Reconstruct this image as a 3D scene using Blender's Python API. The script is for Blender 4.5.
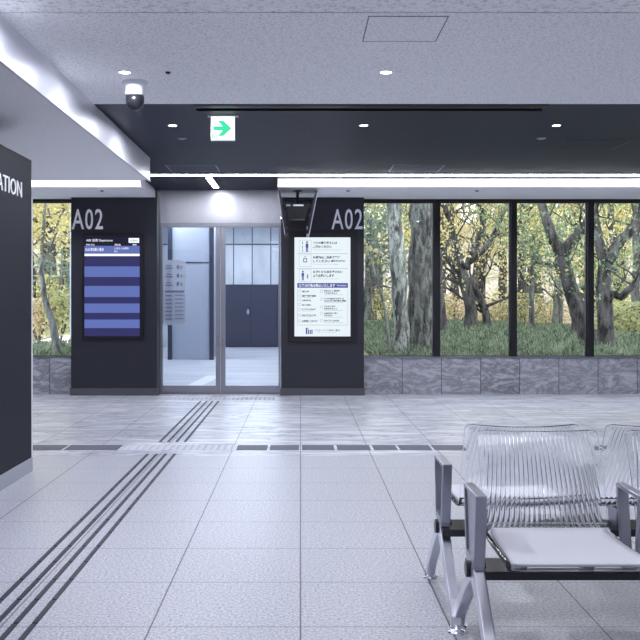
import bpy, bmesh, math, random
import numpy as np
from mathutils import Vector, Matrix

for o in list(bpy.data.objects):
    bpy.data.objects.remove(o)
S = bpy.context.scene
COL = S.collection
PI = math.pi

# ------------------------------------------------------------------ camera
F = 942.0                      # focal length in pixels of the 640 px frame
H = 1.3                        # eye height
cd = bpy.data.cameras.new('camera')
cam = bpy.data.objects.new('camera', cd)
COL.objects.link(cam)
cam.location = (0, 0, H)
cam.rotation_euler = (PI / 2, 0, 0)
cd.sensor_width = 36
cd.lens = F / 640 * 36
cd.shift_x = 19.5 / 640
cd.shift_y = -18 / 640
cd.clip_end = 300
S.camera = cam

# ------------------------------------------------------------------ world, exposure
W = bpy.data.worlds.new('world')
S.world = W
W.use_nodes = True
W.node_tree.nodes['Background'].inputs[0].default_value = (0.86, 0.93, 1.0, 1)
W.node_tree.nodes['Background'].inputs[1].default_value = 3.3
S.view_settings.view_transform = 'Standard'
S.view_settings.look = 'None'
S.view_settings.exposure = 0.26
S.view_settings.gamma = 1
S.view_settings.use_curve_mapping = False
LAMP = (0.86, 0.89, 1.0)       # colour of the interior lamps
STRIP_E = 30.0                  # linear ceiling light
FILL_E = 3.2                  # unseen fill panels added to light the hall
DOWN_W = 10.0                   # watts of one downlight
BAY_E = 28.0


def P(px, py, Y):
    return Vector(((px - 300.5) * Y / F, Y, H - (py - 302) * Y / F))


def X(px, Y):
    return (px - 300.5) * Y / F


def Z(py, Y):
    return H - (py - 302) * Y / F


# ------------------------------------------------------------------ helpers
def tag(o, label=None, cat=None, group=None, kind=None):
    if label: o['label'] = label
    if cat: o['category'] = cat
    if group: o['group'] = group
    if kind: o['kind'] = kind
    return o


def empty(name, loc=(0, 0, 0), rz=0):
    o = bpy.data.objects.new(name, None)
    COL.objects.link(o)
    o.location = loc
    o.rotation_euler = (0, 0, rz)
    o.empty_display_size = .1
    return o


class MB:
    """collects faces; build() links them as one mesh object"""

    def __init__(s):
        s.v = []; s.f = []; s.m = []; s.mi = 0

    def add(s, v, f):
        b = len(s.v)
        s.v += [tuple(p) for p in v]
        s.f += [tuple(i + b for i in q) for q in f]
        s.m += [s.mi] * len(f)
        return s

    def box(s, x0, x1, y0, y1, z0, z1):
        v = [(x, y, z) for x in (x0, x1) for y in (y0, y1) for z in (z0, z1)]
        f = [(0, 1, 3, 2), (4, 6, 7, 5), (0, 4, 5, 1), (2, 3, 7, 6), (0, 2, 6, 4), (1, 5, 7, 3)]
        return s.add(v, f)

    def cyl(s, c, r0, r1, h, n=24, axis='Z', cap=True):
        v = []
        for k, (r, t) in enumerate(((r0, 0), (r1, h))):
            for i in range(n):
                a = 2 * PI * i / n
                p = (r * math.cos(a), r * math.sin(a), t)
                if axis == 'X': p = (p[2], p[0], p[1])
                if axis == 'Y': p = (p[1], p[2], p[0])
                v.append((c[0] + p[0], c[1] + p[1], c[2] + p[2]))
        f = [(i, (i + 1) % n, n + (i + 1) % n, n + i) for i in range(n)]
        if cap:
            f += [tuple(range(n - 1, -1, -1)), tuple(range(n, 2 * n))]
        return s.add(v, f)

    def lathe(s, c, prof, n=28):
        v = []
        for r, z in prof:
            for i in range(n):
                a = 2 * PI * i / n
                v.append((c[0] + r * math.cos(a), c[1] + r * math.sin(a), c[2] + z))
        f = []
        for k in range(len(prof) - 1):
            for i in range(n):
                f.append((k * n + i, k * n + (i + 1) % n, (k + 1) * n + (i + 1) % n, (k + 1) * n + i))
        f += [tuple(range(n - 1, -1, -1)), tuple((len(prof) - 1) * n + i for i in range(n))]
        return s.add(v, f)

    def tube(s, pts, rad, n=8, noise=0, rng=None):
        pts = [Vector(p) for p in pts]
        v = []; rings = len(pts)
        for k, p in enumerate(pts):
            t = (pts[min(k + 1, rings - 1)] - pts[max(k - 1, 0)]).normalized()
            a = Vector((1, 0, 0)) if abs(t.x) < .8 else Vector((0, 1, 0))
            u = t.cross(a).normalized(); w = t.cross(u)
            r = rad[k] if hasattr(rad, '__len__') else rad
            for i in range(n):
                q = 2 * PI * i / n
                rr = r * (1 + (rng.uniform(-noise, noise) if noise else 0))
                v.append(p + (u * math.cos(q) + w * math.sin(q)) * rr)
        f = [(k * n + i, k * n + (i + 1) % n, (k + 1) * n + (i + 1) % n, (k + 1) * n + i)
             for k in range(rings - 1) for i in range(n)]
        f += [tuple(range(n - 1, -1, -1)), tuple((rings - 1) * n + i for i in range(n))]
        return s.add(v, f)

    def prism(s, poly, x0, x1):
        """poly in (y,z), extruded along x"""
        n = len(poly)
        v = [(x0, y, z) for y, z in poly] + [(x1, y, z) for y, z in poly]
        f = [(i, (i + 1) % n, n + (i + 1) % n, n + i) for i in range(n)]
        f += [tuple(range(n - 1, -1, -1)), tuple(range(n, 2 * n))]
        return s.add(v, f)

    def build(s, name, mats, parent=None, bevel=0, smooth=False, seg=2):
        me = bpy.data.meshes.new(name)
        me.from_pydata(s.v, [], s.f)
        if not isinstance(mats, (list, tuple)): mats = [mats]
        for m in mats: me.materials.append(m)
        if any(s.m): me.polygons.foreach_set('material_index', s.m)
        bm = bmesh.new(); bm.from_mesh(me)
        bmesh.ops.recalc_face_normals(bm, faces=bm.faces)
        bm.to_mesh(me); bm.free()
        if smooth:
            me.polygons.foreach_set('use_smooth', [True] * len(me.polygons))
        o = bpy.data.objects.new(name, me)
        COL.objects.link(o)
        if parent: o.parent = parent
        if bevel:
            b = o.modifiers.new('bevel', 'BEVEL')
            b.width = bevel; b.segments = seg; b.limit_method = 'ANGLE'
            b.angle_limit = math.radians(40)
        return o


def box(name, m, x0, x1, y0, y1, z0, z1, parent=None, bevel=0):
    return MB().box(x0, x1, y0, y1, z0, z1).build(name, m, parent, bevel)


def struct(o):
    o['kind'] = 'structure'
    return o


def copy_tree(o, parent=None):
    c = o.copy(); COL.objects.link(c)
    if parent: c.parent = parent
    for ch in list(o.children): copy_tree(ch, c)
    return c


# ---- text as mesh, fitted into a width x height
def text_mb(mb, s, org, w, h, r=(1, 0, 0), u=(0, 0, 1), n=(0, -1, 0), depth=0.0005, thick=0, sp=1.0):
    cu = bpy.data.curves.new('t', 'FONT')
    cu.body = s; cu.size = 1; cu.extrude = 0.0; cu.offset = thick
    cu.resolution_u = 3
    cu.space_character = sp
    o = bpy.data.objects.new('t', cu); COL.objects.link(o)
    dg = bpy.context.evaluated_depsgraph_get()
    me = bpy.data.meshes.new_from_object(o.evaluated_get(dg))
    co = [v.co.copy() for v in me.vertices]
    fs = [tuple(p.vertices) for p in me.polygons]
    bpy.data.objects.remove(o); bpy.data.curves.remove(cu); bpy.data.meshes.remove(me)
    if not co: return
    x0 = min(c.x for c in co); x1 = max(c.x for c in co)
    y0 = min(c.y for c in co); y1 = max(c.y for c in co)
    R, U, N, O = Vector(r), Vector(u), Vector(n), Vector(org)
    v = []
    for layer in ((depth,) if depth < .002 else (depth, 0)):
        for c in co:
            v.append(O + R * ((c.x - x0) / (x1 - x0) * w) + U * ((c.y - y0) / (y1 - y0) * h) + N * layer)
    f = list(fs)
    if depth >= .002:
        k = len(co)
        f += [tuple(i + k for i in reversed(q)) for q in fs]
        cnt = {}
        for q in fs:
            for a, b in zip(q, q[1:] + q[:1]):
                cnt[(a, b)] = 1
        for (a, b) in cnt:
            if (b, a) not in cnt: f.append((a, a + k, b + k, b))
    mb.add(v, f)


# ------------------------------------------------------------------ materials
def mat(name, col=(.5, .5, .5), rough=.5, metal=0, spec=.5, emit=None, es=0):
    m = bpy.data.materials.new(name); m.use_nodes = True
    b = m.node_tree.nodes['Principled BSDF']
    b.inputs['Base Color'].default_value = (*col, 1)
    b.inputs['Roughness'].default_value = rough
    b.inputs['Metallic'].default_value = metal
    b.inputs['Specular IOR Level'].default_value = spec
    if emit:
        b.inputs['Emission Color'].default_value = (*emit, 1)
        b.inputs['Emission Strength'].default_value = es
    return m


class N:
    """tiny node helper"""

    def __init__(s, m):
        s.t = m.node_tree; s.b = s.t.nodes.get('Principled BSDF')
        s.geo = s.t.nodes.new('ShaderNodeNewGeometry')
        s.pos = s.geo.outputs['Position']

    def n(s, ty, ins=None, **kw):
        x = s.t.nodes.new(ty)
        for k, v in kw.items(): setattr(x, k, v)
        for k, v in (ins or {}).items():
            if hasattr(v, 'is_linked'): s.t.links.new(v, x.inputs[k])
            else: x.inputs[k].default_value = v
        return x

    def link(s, a, b): s.t.links.new(a, b)

    def math(s, op, a, b=0.0, c=None):
        ins = {0: a, 1: b}
        if c is not None: ins[2] = c
        return s.n('ShaderNodeMath', ins, operation=op).outputs[0]

    def mapping(s, src, scale=(1, 1, 1), loc=(0, 0, 0), rot=(0, 0, 0)):
        return s.n('ShaderNodeMapping', {'Vector': src, 'Scale': scale, 'Location': loc, 'Rotation': rot}).outputs[0]

    def noise(s, src, scale, detail=2, rough=.5, dist=0):
        return s.n('ShaderNodeTexNoise', {'Vector': src, 'Scale': scale, 'Detail': detail, 'Roughness': rough,
                                         'Distortion': dist}).outputs[0]

    def ramp(s, f, stops):
        x = s.n('ShaderNodeValToRGB', {0: f})
        e = x.color_ramp.elements
        while len(e) < len(stops): e.new(.5)
        for q, (p, c) in zip(e, stops):
            q.position = p; q.color = (*c, 1) if len(c) == 3 else c
        return x.outputs[0]

    def mix(s, fac, a, b, mode='MIX'):
        x = s.n('ShaderNodeMix', data_type='RGBA', blend_type=mode)
        for k, v in ((0, fac), (6, a), (7, b)):
            if hasattr(v, 'is_linked'): s.t.links.new(v, x.inputs[k])
            else: x.inputs[k].default_value = v if not isinstance(v, tuple) or len(v) == 4 else (*v, 1)
        return x.outputs[2]

    def bump(s, h, strength=.3, dist=.002):
        x = s.n('ShaderNodeBump', {'Height': h, 'Strength': strength, 'Distance': dist})
        s.link(x.outputs[0], s.b.inputs['Normal'])

    def color(s, c): s.link(c, s.b.inputs['Base Color'])

    def rough(s, c): s.link(c, s.b.inputs['Roughness'])


def joint_mask(n, coord, period, offset, width):
    a = n.math('ADD', coord, -offset + period * 200 + width / 2)
    a = n.math('MODULO', a, period)
    return n.math('LESS_THAN', a, width)


# floor: speckled granite in front, veined stone near the glazed wall
def mat_floor():
    m = mat('floor_stone', rough=.32)
    n = N(m)
    sx = n.n('ShaderNodeSeparateXYZ', {0: n.pos})
    x, y = sx.outputs[0], sx.outputs[1]
    sp = n.noise(n.pos, 80, 4, .85)
    gran = n.ramp(sp, [(.36, (.06, .062, .085)), (.44, (.28, .285, .33)), (.52, (.42, .425, .48)), (.60, (.62, .625, .69))])
    big = n.noise(n.pos, 1.3, 3, .6)
    gran = n.mix(n.math('MULTIPLY', big, .28), gran, (.46, .47, .54, 1))
    vm = n.mapping(n.pos, (.55, 2.6, 1), rot=(0, 0, .25))
    v = n.noise(vm, 2.0, 7, .68, .8)
    v = n.math('ABSOLUTE', n.math('SUBTRACT', v, .5))
    vein = n.ramp(v, [(0, (.20, .21, .26)), (.03, (.46, .47, .54)), (.13, (.68, .69, .76)), (.26, (.50, .51, .58))])
    far = n.math('GREATER_THAN', y, 7.97)
    c = n.mix(far, gran, vein)
    # tile-to-tile tone
    cell = n.n('ShaderNodeCombineXYZ', {0: n.math('FLOOR', n.math('DIVIDE', x, .6)),
                                        1: n.math('FLOOR', n.math('DIVIDE', n.math('SUBTRACT', y, .17), .6))})
    wn = n.n('ShaderNodeTexWhiteNoise', {'Vector': cell.outputs[0]}).outputs[0]
    c = n.mix(n.math('MULTIPLY', wn, .10), c, (.34, .35, .40, 1))
    jy = joint_mask(n, y, .6, .17, .007)
    jx = joint_mask(n, x, .6, 0, .007)
    c = n.mix(n.math('MULTIPLY', jy, .85), c, (.08, .10, .14, 1))
    c = n.mix(n.math('MULTIPLY', jx, .92), c, (.04, .04, .06, 1))
    n.color(c)
    n.rough(n.mix(far, (.38, .38, .38, 1), (.34, .34, .34, 1)))
    return m


def mat_ceiling(name, col, scale, amt):
    m = mat(name, col, .85)
    n = N(m)
    f = n.noise(n.pos, scale, 3, .7)
    d = tuple(c * (1 - amt) for c in col)
    n.color(n.ramp(f, [(.33, d), (.5, col), (.7, tuple(min(1, c * 1.06) for c in col))]))
    n.bump(f, .35, .004)
    return m


def mat_dark_ceiling():
    m = mat('dark_ceiling_board', (.018, .018, .026), .5, 0, .2)
    n = N(m)
    mp = n.mapping(n.pos, (.8, 22, 1))
    f = n.noise(mp, 3, 4, .6)
    c = n.ramp(f, [(.3, (.012, .014, .028)), (.7, (.022, .025, .046))])
    sx = n.n('ShaderNodeSeparateXYZ', {0: n.pos})
    j = joint_mask(n, sx.outputs[0], 1.8, .1, .008)
    j2 = joint_mask(n, sx.outputs[1], .45, .1, .005)
    n.color(n.mix(n.math('MAXIMUM', j, j2), c, (.004, .004, .006, 1)))
    return m


def mat_slate():
    m = mat('slate_tile', rough=.45)
    n = N(m)
    sx = n.n('ShaderNodeSeparateXYZ', {0: n.pos})
    cell = n.math('FLOOR', n.math('DIVIDE', n.math('SUBTRACT', sx.outputs[0], .883), .553))
    sh = n.n('ShaderNodeCombineXYZ', {0: n.math('MULTIPLY', cell, 7.3), 2: n.math('MULTIPLY', cell, 3.1)})
    pv = n.n('ShaderNodeVectorMath', {0: n.pos, 1: sh.outputs[0]}, operation='ADD').outputs[0]
    pv = n.mapping(pv, (1, 1, 2.6), rot=(0, .55, 0))
    v = n.noise(pv, 2.4, 9, .78, .7)
    v = n.math('ABSOLUTE', n.math('SUBTRACT', v, .5))
    c = n.ramp(v, [(0, (.10, .105, .13)), (.025, (.27, .275, .32)), (.12, (.50, .505, .57)), (.3, (.36, .365, .42))])
    wn = n.n('ShaderNodeTexWhiteNoise', {'Vector': sh.outputs[0]}).outputs[0]
    c = n.mix(n.math('MULTIPLY', wn, .3), c, (.46, .47, .53, 1))
    j = joint_mask(n, sx.outputs[0], .553, .883, .008)
    n.color(n.mix(j, c, (.03, .03, .04, 1)))
    n.bump(v, .4, .01)
    return m


def mat_brushed(name, col, rough, scale=(2, 2, 120)):
    m = mat(name, col, rough, 1)
    n = N(m)
    f = n.noise(n.mapping(n.pos, scale), 4, 3, .6)
    n.rough(n.ramp(f, [(.3, (rough * .8,) * 3), (.7, (rough * 1.25,) * 3)]))
    return m


def mat_glass_pane(name, tint=(.96, .98, 1, 1), k=.9):
    m = bpy.data.materials.new(name); m.use_nodes = True
    t = m.node_tree; t.nodes.clear()
    out = t.nodes.new('ShaderNodeOutputMaterial')
    mix = t.nodes.new('ShaderNodeMixShader')
    tr = t.nodes.new('ShaderNodeBsdfTransparent'); tr.inputs[0].default_value = tint
    gl = t.nodes.new('ShaderNodeBsdfGlossy'); gl.inputs['Roughness'].default_value = .015
    fr = t.nodes.new('ShaderNodeFresnel'); fr.inputs[0].default_value = 1.45
    mu = t.nodes.new('ShaderNodeMath'); mu.operation = 'MULTIPLY'; mu.inputs[1].default_value = k
    t.links.new(fr.outputs[0], mu.inputs[0])
    t.links.new(mu.outputs[0], mix.inputs[0])
    t.links.new(tr.outputs[0], mix.inputs[1]); t.links.new(gl.outputs[0], mix.inputs[2])
    t.links.new(mix.outputs[0], out.inputs[0])
    return m


def mat_acrylic():
    m = mat('clear_acrylic', (.97, .98, 1), .02)
    b = m.node_tree.nodes['Principled BSDF']
    b.inputs['Transmission Weight'].default_value = 1
    b.inputs['IOR'].default_value = 1.47
    return m


def mat_bark(name, dark, light, scale=5, lichen=None):
    m = mat(name, rough=.9)
    n = N(m)
    f = n.noise(n.mapping(n.pos, (1, 1, .28)), scale, 6, .7, .4)
    c = n.ramp(f, [(.40, dark), (.60, light)])
    if lichen:
        g = n.noise(n.mapping(n.pos, (1, 1, .3)), scale * .9, 6, .75)
        c = n.mix(n.ramp(g, [(.47, (0, 0, 0)), (.56, (1, 1, 1))]), c, lichen)
    n.color(c)
    n.bump(f, .9, .04)
    return m


def mat_leaf(name, a, b, scale=1.2):
    m = mat(name, rough=.7)
    n = N(m)
    f = n.noise(n.pos, scale, 3, .7)
    g = n.n('ShaderNodeTexWhiteNoise', {'Vector': n.n('ShaderNodeVectorMath', {0: n.pos, 1: (.12, .12, .12)},
                                                     operation='SNAP').outputs[0]}).outputs[0]
    k = n.math('ADD', n.math('MULTIPLY', f, .6), n.math('MULTIPLY', g, .4))
    c = n.ramp(k, [(.3, a), (.7, b)])
    n.color(c)
    # light passing through the leaf blades
    t = m.node_tree
    tl = t.nodes.new('ShaderNodeBsdfTranslucent')
    t.links.new(c, tl.inputs[0])
    mx = t.nodes.new('ShaderNodeMixShader'); mx.inputs[0].default_value = .5
    out = [q for q in t.nodes if q.type == 'OUTPUT_MATERIAL'][0]
    t.links.new(n.b.outputs[0], mx.inputs[1]); t.links.new(tl.outputs[0], mx.inputs[2])
    t.links.new(mx.outputs[0], out.inputs[0])
    return m


def emis(name, col, s):
    m = mat(name, (0, 0, 0), .4, 0, .2, col, s)
    return m


M = dict(
    floor=mat_floor(),
    ceil=mat_ceiling('ceiling_board', (.93, .93, .95), 60, .34),
    ceil2=mat_ceiling('ceiling_board_coarse', (.94, .94, .96), 34, .36),
    soffit=mat_ceiling('soffit_board', (.93, .93, .95), 90, .14),
    dceil=mat_dark_ceiling(),
    slate=mat_slate(),
    dark=mat('dark_panel', (.018, .019, .030), .38),
    darkgloss=mat('dark_glossy_panel', (.014, .015, .024), .55, 0, .12),
    plinth=mat('grey_plinth', (.075, .077, .095), .4),
    skirt=mat('pale_skirting', (.30, .31, .36), .35),
    black=mat('black_frame', (.006, .006, .010), .35),
    blackp=mat('black_plastic', (.010, .010, .014), .3),
    white=mat('white_paint', (.74, .75, .80), .4),
    wall=mat('white_wall', (.72, .73, .78), .7),
    fascia=mat('satin_white_metal', (.78, .79, .85), .3, .25),
    steel=mat_brushed('brushed_steel', (.56, .57, .64), .34, (2, 2, 90)),
    steeld=mat_brushed('brushed_steel_dark', (.30, .30, .36), .36, (2, 2, 90)),
    dsteel=mat_brushed('door_steel', (.40, .40, .46), .34, (2, 2, 90)),
    alu=mat('cast_aluminium', (.36, .37, .43), .33, 1),
    alus=mat('aluminium_leg', (.72, .73, .80), .3, 1),
    beam=mat('black_beam', (.010, .010, .016), .35),
    pad=mat('light_pad', (.60, .60, .66), .55),
    glass=mat_glass_pane('window_glass', (.90, .92, .93, 1), .4),
    dglass=mat_glass_pane('door_glass', (.90, .93, .97, 1), .9),
    acrylic=mat_acrylic(),
    letter=mat('metal_letter', (.97, .97, .98), .5),
    chrome=mat('chrome', (.8, .81, .86), .12, 1),
    groove=mat('dark_groove', (.012, .012, .018), .6),
    bar=mat('dark_tactile_steel', (.022, .023, .040), .5, 0, .35),
    hatch=mat('hatch_line', (.16, .16, .20), .7),
    baywall=mat('bay_concrete_panel', (.42, .46, .55), .7),
    bayfloor=mat('bay_floor', (.68, .70, .78), .45),
    bayceil=mat('bay_ceiling', (.6, .62, .70), .8),
    navy=mat('navy_door', (.030, .034, .065), .45),
    ground=mat('leaf_litter_ground', (.10, .09, .05), .95),
)

# ================================================================== STRUCTURE
CZ = 2.87
struct(box('floor', M['floor'], -7, 7, -6, 13.42, -.25, 0))

# light ceiling with a front portion of coarser board, dark ceiling beyond
struct(box('ceiling', M['ceil'], -1.64, 7, 5.115, 7.47, CZ, CZ + .2))
struct(box('ceiling', M['ceil2'], -7, 7, -6, 5.10, CZ, CZ + .2))
struct(box('ceiling', M['groove'], -7, 7, 5.10, 5.115, CZ + .02, CZ + .2))
struct(box('ceiling', M['dceil'], -7, 7, 7.47, 13.5, CZ + .012, CZ + .2))
struct(box('ceiling', M['ceil'], -7, -1.64, 5.115, 7.47, CZ, CZ + .2))

# low ceiling bulkhead on the left with a satin metal fascia
struct(box('bulkhead', M['soffit'], -7, -1.652, -6, 10.26, 2.625, CZ))
struct(MB().box(-1.652, -1.64, -6, 10.272, 2.628, CZ).box(-7, -1.64, 10.26, 10.272, 2.628, CZ)
       .build('trim_1', M['fascia']))
struct(box('trim_2', M['white'], -1.658, -1.634, -6, 10.276, 2.614, 2.628))

# soffits along the window wall, white fascia to the hall
for nm, x0, x1 in (('a', -7, -2.03), ('b', -.275, 7)):
    struct(box('soffit', M['soffit'], x0, x1, 11.895, 13.5, 2.755, CZ + .012))
    struct(MB().box(x0 - (.0 if nm == 'a' else .012), x1 + (.012 if nm == 'a' else 0), 11.88, 11.895, 2.752, 2.862)
           .box(x1 if nm == 'a' else x0 - .012, x1 + .012 if nm == 'a' else x0, 11.895, 13.4, 2.752, 2.862)
           .build('trim_3', M['white']))
# shutter slot at the step of the ceiling
x0, x1 = X(195, 7.6), X(545, 7.6)
struct(MB().box(x0, x1, 7.475, 7.49, CZ - .012, CZ + .012).box(x0, x1, 7.56, 7.60, CZ - .002, CZ + .012)
       .box(x0, x1, 7.69, 7.70, CZ - .012, CZ + .012).box(x0, x1, 7.475, 7.70, CZ + .004, CZ + .012)
       .build('trim_4', M['black']))

# outer walls of the hall
struct(box('wall_left', M['wall'], -7.2, -7, -6, 13.5, 0, 3.07))
struct(box('wall_right', M['wall'], 7, 7.2, -6, 13.5, 0, 3.07))
struct(box('wall_behind', M['wall'], -7.2, 7.2, -6.2, -6, 0, 3.07))

# pillars carrying the displays
pillars = [(X(71, 13.1), X(157, 13.1)), (X(281, 13.1), X(364, 13.1))]
for a, b in pillars:
    struct(box('pillar', M['dark'], a, b, 13.1, 13.5, 0.10, 2.882 if a < -1 else 2.756, bevel=.003))
    struct(box('pillar_plinth', M['plinth'], a - .012, b + .012, 13.085, 13.5, 0, .10, bevel=.003))

# stone dado under the windows
Y0 = 13.3
zs = Z(358, Y0)
for a, b in ((-7, pillars[0][0]), (pillars[1][1], 7)):
    struct(box('wall_back', M['slate'], a, b, Y0, Y0 + .25, 0, zs))
    struct(box('trim_5', M['steeld'], a, b, Y0 - .012, Y0 + .25, zs, zs + .02))
    struct(box('wall_back', M['black'], a, b, Y0 + .02, Y0 + .22, 2.715, 2.756))

# windows
zb, zt = zs + .02, 2.715
mw = X(440, Y0) - X(434, Y0)
edges = [pillars[1][1]]
c = X(437, Y0)
while c < 6.8:
    edges.append(c); c += X(514, Y0) - X(437, Y0)
edges.append(7.0)
ledges = [-7.0, -5.0, pillars[0][0]]
wn = 0
for E in (edges, ledges):
    for i in range(len(E) - 1):
        wn += 1
        a = E[i] + (mw / 2 if i else 0)
        b = E[i + 1] - (mw / 2 if i < len(E) - 2 else 0)
        fr = MB()
        for (p0, p1, q0, q1) in ((a, a + .012, zb, zt), (b - .012, b, zb, zt), (a, b, zb, zb + .012),
                                 (a, b, zt - .012, zt)):
            fr.box(p0, p1, Y0 + .05, Y0 + .11, q0, q1)
        w = struct(fr.build('window_%d' % wn, M['black']))
        box('pane', M['glass'], a + .012, b - .012, Y0 + .078, Y0 + .082, zb + .012, zt - .012, w)
    for c in E[1:-1]:
        struct(box('window_mullion', M['black'], c - mw / 2, c + mw / 2, Y0 - .005, Y0 + .16, zb, zt))

# ---------------------------------------------------------------- glazed door
DY = 13.35
dx0, dx1 = pillars[0][1] + .012, pillars[1][0] - .012
struct(box('transom', M['steel'], dx0, dx1, DY - .03, DY + .1, Z(223, DY), 2.882))
xc = (X(220.5, DY))
door = MB()
door.box(dx0, dx0 + .012, DY - .02, DY + .08, 0, Z(223, DY))
door.box(dx1 - .012, dx1, DY - .02, DY + .08, 0, Z(223, DY))
door.box(dx0 + .012, dx1 - .012, DY - .02, DY + .08, Z(226, DY), Z(223, DY))
door = struct(door.build('door_1', M['dsteel'], bevel=.002))
for a, b, s in ((dx0 + .014, xc - .003, 1), (xc + .003, dx1 - .014, -1)):
    st = .065
    l0 = a + (.014 if s > 0 else st); l1 = b - (st if s > 0 else .014)
    zt0, zb0 = Z(226.5, DY), .012
    gz0, gz1 = Z(385.5, DY), zt0 - .012
    lf = MB().box(a, l0, DY, DY + .045, zb0, zt0).box(l1, b, DY, DY + .045, zb0, zt0)
    lf.box(l0, l1, DY, DY + .045, zb0, gz0).box(l0, l1, DY, DY + .045, gz1, zt0)
    leaf = lf.build('leaf', M['dsteel'], door, .002)
    box('pane', M['dglass'], l0, l1, DY + .02, DY + .025, gz0, gz1, leaf)
    hx = b - .03 if s > 0 else a + .03
    hz = Z(342, DY)
    h = MB().cyl((hx, DY - .012, hz - .02), .009, .009, .012, 16, 'Y').cyl((hx, DY - .012, hz + .05), .006, .006, .012, 12, 'Y')
    h.box(hx - .012, hx + .012, DY - .004, DY, hz - .045, hz + .08)
    h.build('handle', M['chrome'], leaf)
struct(box('trim_6', M['steeld'], dx0, dx1, DY - .05, DY + .12, 0.0, .010))

# ---------------------------------------------------------------- bus bay room behind the door
BZ = -.2
def bay_panel():
    n = N(M['baywall'])
    sx = n.n('ShaderNodeSeparateXYZ', {0: n.pos})
    j = joint_mask(n, sx.outputs[0], .62, .25, .035)
    j2 = n.math('COMPARE', sx.outputs[2], 3.22, .025)
    up = n.math('GREATER_THAN', sx.outputs[2], 3.22)
    f = n.noise(n.mapping(n.pos, (1.5, 1, .6)), 1.6, 4, .6)
    c = n.ramp(f, [(.3, (.46, .49, .55)), (.7, (.62, .65, .70))])
    c = n.mix(n.math('MULTIPLY', up, .35), c, (.20, .25, .30, 1))
    n.color(n.mix(n.math('MAXIMUM', j, j2), c, (.07, .08, .11, 1)))
    n = N(M['bayfloor'])
    f = n.noise(n.mapping(n.pos, (.4, 1.6, 1)), 1.1, 5, .6)
    n.color(n.ramp(f, [(.3, (.36, .37, .42)), (.7, (.56, .57, .62))]))
bay_panel()
FY = 31.4
struct(box('bay_floor', M['bayfloor'], -4.75, .6, 13.42, FY, BZ - .2, BZ))
struct(box('bay_floor', M['bayfloor'], -2.9, .55, 13.42, 13.6, BZ, -.01))
struct(box('bay_ceiling', M['bayceil'], -4.75, .8, 13.5, FY, 4.0, 4.2))
struct(box('bay_wall', M['baywall'], -4.75, .8, FY, FY + .2, BZ, 4.0))
struct(box('bay_wall', M['bayceil'], .6, .8, 13.5, FY, BZ, 4.0))
struct(box('bay_wall', M['bayceil'], -3.1, -2.95, 13.5, 20.2, BZ, 4.0))
struct(box('bay_wall', M['bayceil'], -4.75, -3.1, 20.0, 20.2, BZ, 4.0))
struct(box('bay_wall', M['bayceil'], -4.9, -4.75, 20.0, FY, BZ, 4.0))
struct(box('bay_wall', M['bayceil'], -3.1, .8, 13.4, 13.5, 2.9, 4.2))
struct(box('bay_wall', M['bayceil'], -3.1, dx0 - .02, 13.5, 13.6, BZ, 2.9))
struct(box('bay_wall', M['bayceil'], dx1 + .02, .8, 13.5, 13.6, BZ, 2.9))
# painted line on the bay floor
v = [P(186, 386, 1), P(201, 386, 1), P(222, 375.5, 1), P(207, 375.5, 1)]
vv = []
for q in v:
    t = (BZ + .003 - H) / (q.z - H)
    vv.append((q.x * t, q.y * t, BZ + .003))
struct(MB().add(vv, [(0, 1, 2, 3)]).build('bay_floor_line', M['white']))
# grey block with dark posts at its corners
BY = 24.5
blk = M['block'] = mat('bay_block_panel', (.36, .39, .47), .6)
bx0, bx1 = X(172, BY), X(209, BY)
bw = box('service_cabin', blk, bx0, bx1, BY, BY + 3, BZ, 3.99)
tag(bw, 'blue-grey panelled block standing in the bay behind the left glass leaf', 'partition')
for p0, p1, q, nm in ((168, 172.3, 360, 'corner_post'), (209.5, 214, 352, 'corner_post')):
    yy = 1.5 * F / (q - 302) - .05
    yy = min(yy, BY - .1)
    box(nm, M['navy'], X(p0, BY), X(p1, BY), BY - .06, BY, BZ, 3.99, bw)
box('joint_strip', M['navy'], bx0, bx1, BY - .012, BY, Z(262.5, BY) - .015, Z(262.5, BY) + .015, bw)
# far double door
gx0, gx1 = X(226, FY), X(276.5, FY)
gd = struct(box('door_2', M['navy'], gx0 - .06, gx1 + .06, FY - .08, FY, BZ, Z(284.5, FY)))
gm = (gx0 + gx1) / 2
for a, b, s in ((gx0, gm - .01, 1), (gm + .01, gx1, -1)):
    l = box('leaf', M['navy'], a, b, FY - .13, FY - .08, BZ + .02, Z(286.5, FY), gd)
hz = Z(312, FY)
MB().box(gm - .13, gm - .07, FY - .15, FY - .13, hz - .08, hz + .1).box(gm - .16, gm - .04, FY - .19, FY - .17, hz - .02, hz + .02)\
    .box(gm - .11, gm - .09, FY - .17, FY - .15, hz - .02, hz + .02).build('handle', M['chrome'], gd)
# bay lights
be = emis('bay_lamp_diffuser', (.88, .95, 1), BAY_E)
lights = [(-1.2, 15.5), (-1.2, 19), (-1.2, 22.5), (-1.2, 26.0), (-1.6, 29.5), (-3.6, 24), (-3.6, 28)]
for i, (lx, ly) in enumerate(lights):
    t = empty('bay_ceiling_light', (lx, ly, 4.0))
    tag(t, 'long white ceiling light of the bus bay behind the glass door', 'ceiling light', 'ceiling lights in the bus bay')
    MB().box(-1.05, 1.05, -.24, .24, -.06, 0).build('housing', M['white'], t)
    MB().box(-1.0, 1.0, -.2, .2, -.07, -.0605).build('diffuser', be, t)

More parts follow.
